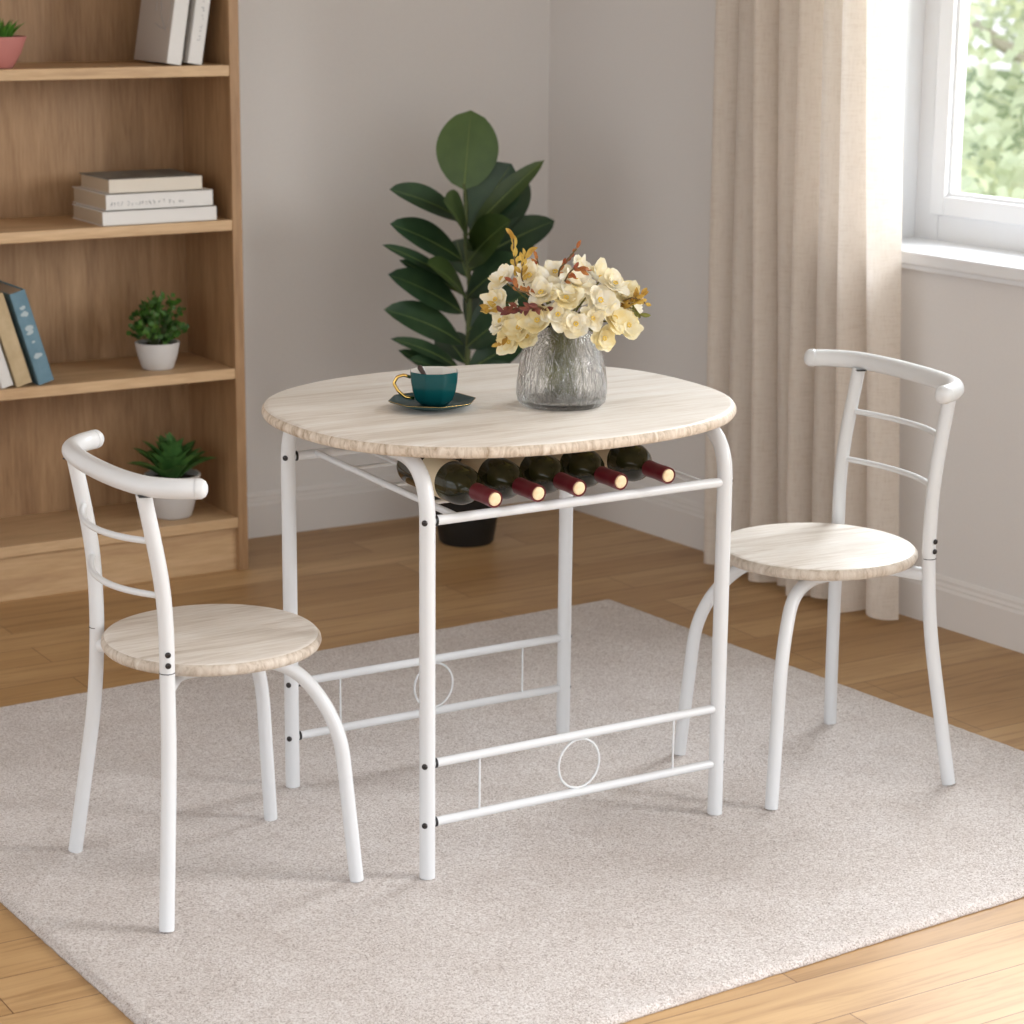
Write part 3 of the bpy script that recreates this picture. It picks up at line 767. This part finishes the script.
# leafy herb on the third shelf
t = pot('potted_herb', 'small bushy green plant in a white pot on the shelf beside leaning books', (.137,2.00,SH[1]), .042,.059,.072, 'pot_white')
bm = bmesh.new()
for i in range(46):
    a = random.random()*2*PI; el = random.uniform(.0,1.45); r = random.uniform(.065,.100)
    tipp = V((math.cos(a)*math.cos(el)*r*1.0, math.sin(a)*math.cos(el)*r*.9, .085+math.sin(el)*r*1.35))
    base = V((tipp.x*.25, tipp.y*.25, .066)); pts = catmull([base, base.lerp(tipp,.5)+V((0,0,.008)), tipp], 3); tube(bm, pts, .0012, seg=5, mat=1)
    for k in range(9):
        q = base.lerp(tipp, random.uniform(.4,1.0)); d = V((random.uniform(-1,1),random.uniform(-1,1),random.uniform(-.5,1))).normalized()
        leaf(bm, q, q+d*random.uniform(.013,.021), .014, nrm=(random.uniform(-1,1),-1,random.uniform(0,1)), n=4, fold=.1, tipness=.6)
obj('foliage', bm, [M['herb'], M['stem']], t)
# pointed leaf plant on the bottom shelf
t = pot('potted_succulent', 'pointed leaf green plant in a white pot on the bottom shelf', (.170,2.00,SH[0]), .050,.076,.118, 'pot_white')
bm = bmesh.new()
for i in range(44):
    a = i*2.399; f = i/44; el = .35+1.1*(1-f)**.8; L = random.uniform(.095,.135)
    d = V((math.cos(a)*math.cos(el), math.sin(a)*math.cos(el), math.sin(el))); b_ = V((math.cos(a)*.02*f, math.sin(a)*.02*f, .102))
    leaf(bm, b_, b_+d*L, .046, nrm=(math.cos(a)*-math.sin(el), -math.sin(a)*math.sin(el), math.cos(el)), curl=.08, n=7, fold=.2, tipness=1.1, wmax=.55)
obj('foliage', bm, M['succ'], t)
# pink pot at the picture edge
t = pot('potted_succulent', 'green tuft plant in a dusty pink bowl on the top shelf', (-.285,1.965,SH[3]), .042,.076,.078, 'pot_pink')
bm = bmesh.new()
for i in range(70):
    a = random.random()*2*PI; rr = random.random()**.5*.045; el = random.uniform(.7,1.5)
    b_ = V((math.cos(a)*rr, math.sin(a)*rr, .066)); d = V((math.cos(a)*math.cos(el), math.sin(a)*math.cos(el), math.sin(el)))
    leaf(bm, b_, b_+d*random.uniform(.04,.065), .009, nrm=(-math.cos(a),-math.sin(a),.5), curl=.05, n=5, fold=.3, tipness=1.2)
obj('foliage', bm, M['grassy'], t)

# ------------------------------------------------------------------ floor plant
def PX(px, py, dy=0):
    """plant sketch units -> room: 0.0032 m per unit across, 0.00272 up"""
    return V((.0032*(px-468)+.61*dy, dy, .996+(187-py)*.00272-.00013*(px-468)-dy*.22-FZ))
t = thing('potted_fig_tree', 'tall rubber fig plant with large dark leaves in a black pot in the corner', 'plant', (1.015,1.87,FZ))
bm = bmesh.new(); lathe(bm, [(0,0),(.072,0),(.078,.006),(.092,.09),(.104,.17),(.108,.175),(.108,.19),(.098,.19),(.095,.165),(0,.160)], 48); sharp(obj('pot', bm, M['pot_black'], t), 40)
bm = bmesh.new(); lathe(bm, [(0,.172),(.094,.168),(.094,.161)], 32); obj('soil', bm, M['soil'], t)
bm = bmesh.new(); tube(bm, catmull([(-.005,0,.16),(.004,.004,.5),PX(470,290),PX(466,240),PX(466,200),PX(464,184)], 8), [.008]*16+[.0065]*16+[.004]*9, seg=10); obj('stem', bm, M['stem'], t)
lv = [ # base(px,py,dy) tip(px,py,dy) width m, mat, curl
 ((464,190,0),(471,111,-.02),.172,'leaf_top',-.03,.52),
 ((464,222,0),(393,193,-.10),.105,'leaf',.10,.55),
 ((463,262,0),(393,226,-.08),.115,'leaf',.10,.55),
 ((462,290,0),(386,247,-.10),.05,'leaf',.10,.6),
 ((462,296,0),(400,260,.0),.05,'leaf',.08,.6),
 ((463,316,0),(391,276,-.08),.12,'leaf',.12,.55),
 ((463,348,0),(387,311,-.08),.125,'leaf',.14,.55),
 ((463,378,0),(394,341,-.12),.06,'leaf',.14,.55),
 ((463,392,0),(400,352,-.05),.06,'leaf',.12,.55),
 ((463,392,0),(412,362,-.12),.08,'leaf',.12,.55),
 ((470,232,0),(512,166,-.06),.19,'leaf',.04,.58),
 ((468,236,0),(545,166,-.14),.075,'leaf_mid',.10,.55),
 ((482,250,0),(528,178,.05),.13,'leaf',.05,.55),
 ((476,262,0),(557,224,-.05),.12,'leaf',.12,.55),
 ((468,252,0),(446,208,-.20),.17,'leaf_mid',.10,.6),
 ((468,266,0),(512,228,-.20),.15,'leaf_mid',.12,.55),
 ((468,272,0),(536,250,-.05),.11,'leaf',.14,.55),
 ((468,305,0),(430,268,-.18),.12,'leaf_mid',.10,.55),
 ((468,300,0),(520,262,-.16),.12,'leaf',.12,.55),
 ((468,335,0),(538,296,-.10),.13,'leaf',.14,.55),
 ((468,352,0),(520,320,-.18),.12,'leaf',.14,.55),
 ((468,378,0),(530,346,-.10),.12,'leaf',.14,.55),
 ((468,370,0),(440,335,.16),.11,'leaf',.12,.55),
 ((468,398,0),(520,378,-.14),.11,'leaf',.14,.55),
 ((468,402,0),(425,380,-.16),.11,'leaf',.14,.55),
 ((468,330,0),(490,290,.18),.12,'leaf',.12,.55),
 ((468,280,0),(455,236,.16),.12,'leaf',.12,.55),
]
for i, (b_, tp, w, mk, cu, wm) in enumerate(lv):
    bm = bmesh.new(); B = PX(*b_); Tq = PX(*tp)
    if i == 0: nr = -VF
    else: nr = -VF*.8+V((.12*math.sin(i*2.1), 0, .55)); cu *= .45
    leaf(bm, B, Tq, w*(.86 if i else 1), nrm=nr, curl=cu, fold=.12, n=14, vein=1, wmax=wm, tipness=.9 if i else .72)
    obj('leaf', bm, [M[mk], M['vein']], t)

# ------------------------------------------------------------------ curtain
def make_curtain():
    bm = bmesh.new(); NU, NZ = 240, 40; U_A, U_B = .305, -.325; g = []
    ctrl = [0,.11,.26,.36,.50,.60,.74,.86,1.0]         # pleat boundaries
    for j in range(NZ+1):
        z = .004+2.30*j/NZ; row = []; hz = j/NZ
        for i in range(NU+1):
            s = i/NU
            k = max(q for q in range(len(ctrl)-1) if ctrl[q] <= s+1e-9); f = (s-ctrl[k])/(ctrl[k+1]-ctrl[k])
            amp = (.044,.030,.054,.028,.058,.034,.052,.036)[k]*(1-.18*hz)
            o = amp*(math.sin(PI*f)**.8*2-1) if k % 2 == 0 else -amp*(math.sin(PI*f)**.8*2-1)*.9
            o = amp*math.cos(2*PI*(f-.5))
            o += .006*math.sin(s*40+z*1.3)+.004*math.sin(s*71+z*2.1+1)
            flare = 1+.05*(1-hz)*math.sin(s*9)
            u = (U_A+.040*hz)+(U_B-U_A-.022*hz-.075*(1-hz)**1.5+.015)*s+.010*math.sin(z*1.7+s*12)*(1-hz*.5)+.012*math.sin(2*PI*f)
            zz = z if j else z+.006*math.sin(s*30)
            row.append(bm.verts.new((u, .112+o*flare, zz)))
        g.append(row)
    for j in range(NZ):
        for i in range(NU): bm.faces.new((g[j][i], g[j][i+1], g[j+1][i+1], g[j+1][i]))
    t = thing('curtain', 'long beige linen curtain hanging beside the window', 'curtain')
    t.matrix_world = WM @ Matrix.Translation((0,0,FZ+.012))
    obj('fabric', bm, M['curtain'], t)
    bm = bmesh.new(); tube(bm, [(-2.0,.112,2.33),(.55,.112,2.33)], .012, seg=14, round_end=True); obj('curtain_rod', bm, M['white_metal'], t)
    return t
make_curtain()

# ------------------------------------------------------------------ garden beyond the window
M['g1'] = leaf_mat('overlit pale leaf', (.74,.78,.50), (.84,.86,.62), .6, .5, 2)  # tree leaves: outdoor overexposure painted in as very pale colour
M['g2'] = leaf_mat('overlit yellow leaf', (.84,.86,.58), (.93,.93,.72), .6, .5, 2)
M['g3'] = leaf_mat('overlit cool leaf', (.62,.68,.48), (.76,.80,.62), .6, .5, 2)
M['bark'] = plain('bark', (.40,.36,.30), .9)
M['lawn'] = leaf_mat('lawn', (.10,.16,.04), (.18,.24,.07), .9, 0, 3)
bm = bmesh.new(); box(bm, 2.2, 30, -12, 40, -.65, -.6); o = struct(obj('ground', bm, M['lawn'], smooth=False))
def tree(label, loc, H, R, seed, mats, n=2600):
    random.seed(seed); t = thing('tree', label, 'tree', loc, group='blurred garden trees outside the window')
    bm = bmesh.new(); tube(bm, catmull([(0,0,0),(.05,.02,H*.3),(-.04,.05,H*.6),(0,0,H*.85)], 6), [.08-.003*k for k in range(19)], seg=10)
    for k in range(7):
        a = k*2.4; z0 = H*(.3+.07*k); tube(bm, catmull([(0,0,z0),(math.cos(a)*R*.35,math.sin(a)*R*.35,z0+.3),(math.cos(a)*R*.7,math.sin(a)*R*.7,z0+.7)], 4), .03, seg=6)
    obj('trunk', bm, M['bark'], t)
    bm = bmesh.new(); cl = []
    for k in range(26):
        a = random.random()*2*PI; r = R*random.random()**.5*.85; z = H*random.uniform(.08,.95)
        sh = math.sin(PI*min(1,max(.12,(z/H))))**.4
        cl.append((V((math.cos(a)*r*sh, math.sin(a)*r*sh, z)), random.uniform(.35,.65), random.randrange(3)))
    for i in range(n):
        c, rr, mt = random.choice(cl); d = V((random.gauss(0,1),random.gauss(0,1),random.gauss(0,1))).normalized()
        p = c+d*rr*random.uniform(.6,1.0); e = V((random.gauss(0,1),random.gauss(0,1),random.gauss(0,.6))).normalized()
        leaf(bm, p, p+e*random.uniform(.06,.11), .07, nrm=d+V((.01,.02,.03)), n=2, fold=.1, mat=mt, tipness=.7)
    obj('crown', bm, mats, t)
tree('pale green leafy tree closest to the window', (5.5,3.95,-.6), 4.3, 1.5, 1, [M['g1'],M['g2'],M['g3']], 6500)
tree('yellow green tree standing behind the closest tree outside', (8.6,7.3,-.6), 5.2, 1.8, 2, [M['g2'],M['g1'],M['g3']], 6500)

# ------------------------------------------------------------------ light
w = bpy.data.worlds.new('World'); bpy.context.scene.world = w; w.use_nodes = True
n = w.node_tree; bg = n.nodes['Background']
tc = n.nodes.new('ShaderNodeTexCoord'); sep = n.nodes.new('ShaderNodeSeparateXYZ'); n.links.new(tc.outputs['Generated'], sep.inputs[0])
cr = ramp(n, sep.outputs['Z'], [(.0,(.80,.81,.82)), (.15,(.97,.99,1.0)), (.8,(.80,.88,1.0))])
n.links.new(cr, bg.inputs['Color']); bg.inputs['Strength'].default_value = 1.15
def area(name, loc, target, sx, sy, power, col):
    l = bpy.data.lights.new(name, 'AREA'); l.shape = 'RECTANGLE'; l.size = sx; l.size_y = sy; l.energy = power; l.color = col
    o = bpy.data.objects.new(name, l); C.objects.link(o); o.location = loc
    o.rotation_euler = (V(target)-V(loc)).to_track_quat('-Z','Y').to_euler(); return o
area('key_light_right', (4.6,-3.4,2.5), (.2,.2,.4), 2.6, 2.2, 300, (1,.992,.985))  # unseen area lamp added as soft key from the right; no door exists
area('daylight_window', (3.1,1.1,2.75), (1.2,.3,.9), 1.6, 1.6, 150, (.94,.97,1))
vs_ = bpy.context.scene.view_settings
bpy.context.scene.display_settings.display_device = 'sRGB'
vs_.view_transform = 'Standard'; vs_.look = 'None'; vs_.gamma = 1; vs_.exposure = .62; vs_.use_curve_mapping = False
bpy.context.scene.cycles.max_bounces = 16; bpy.context.scene.cycles.transmission_bounces = 16; bpy.context.scene.cycles.transparent_max_bounces = 12
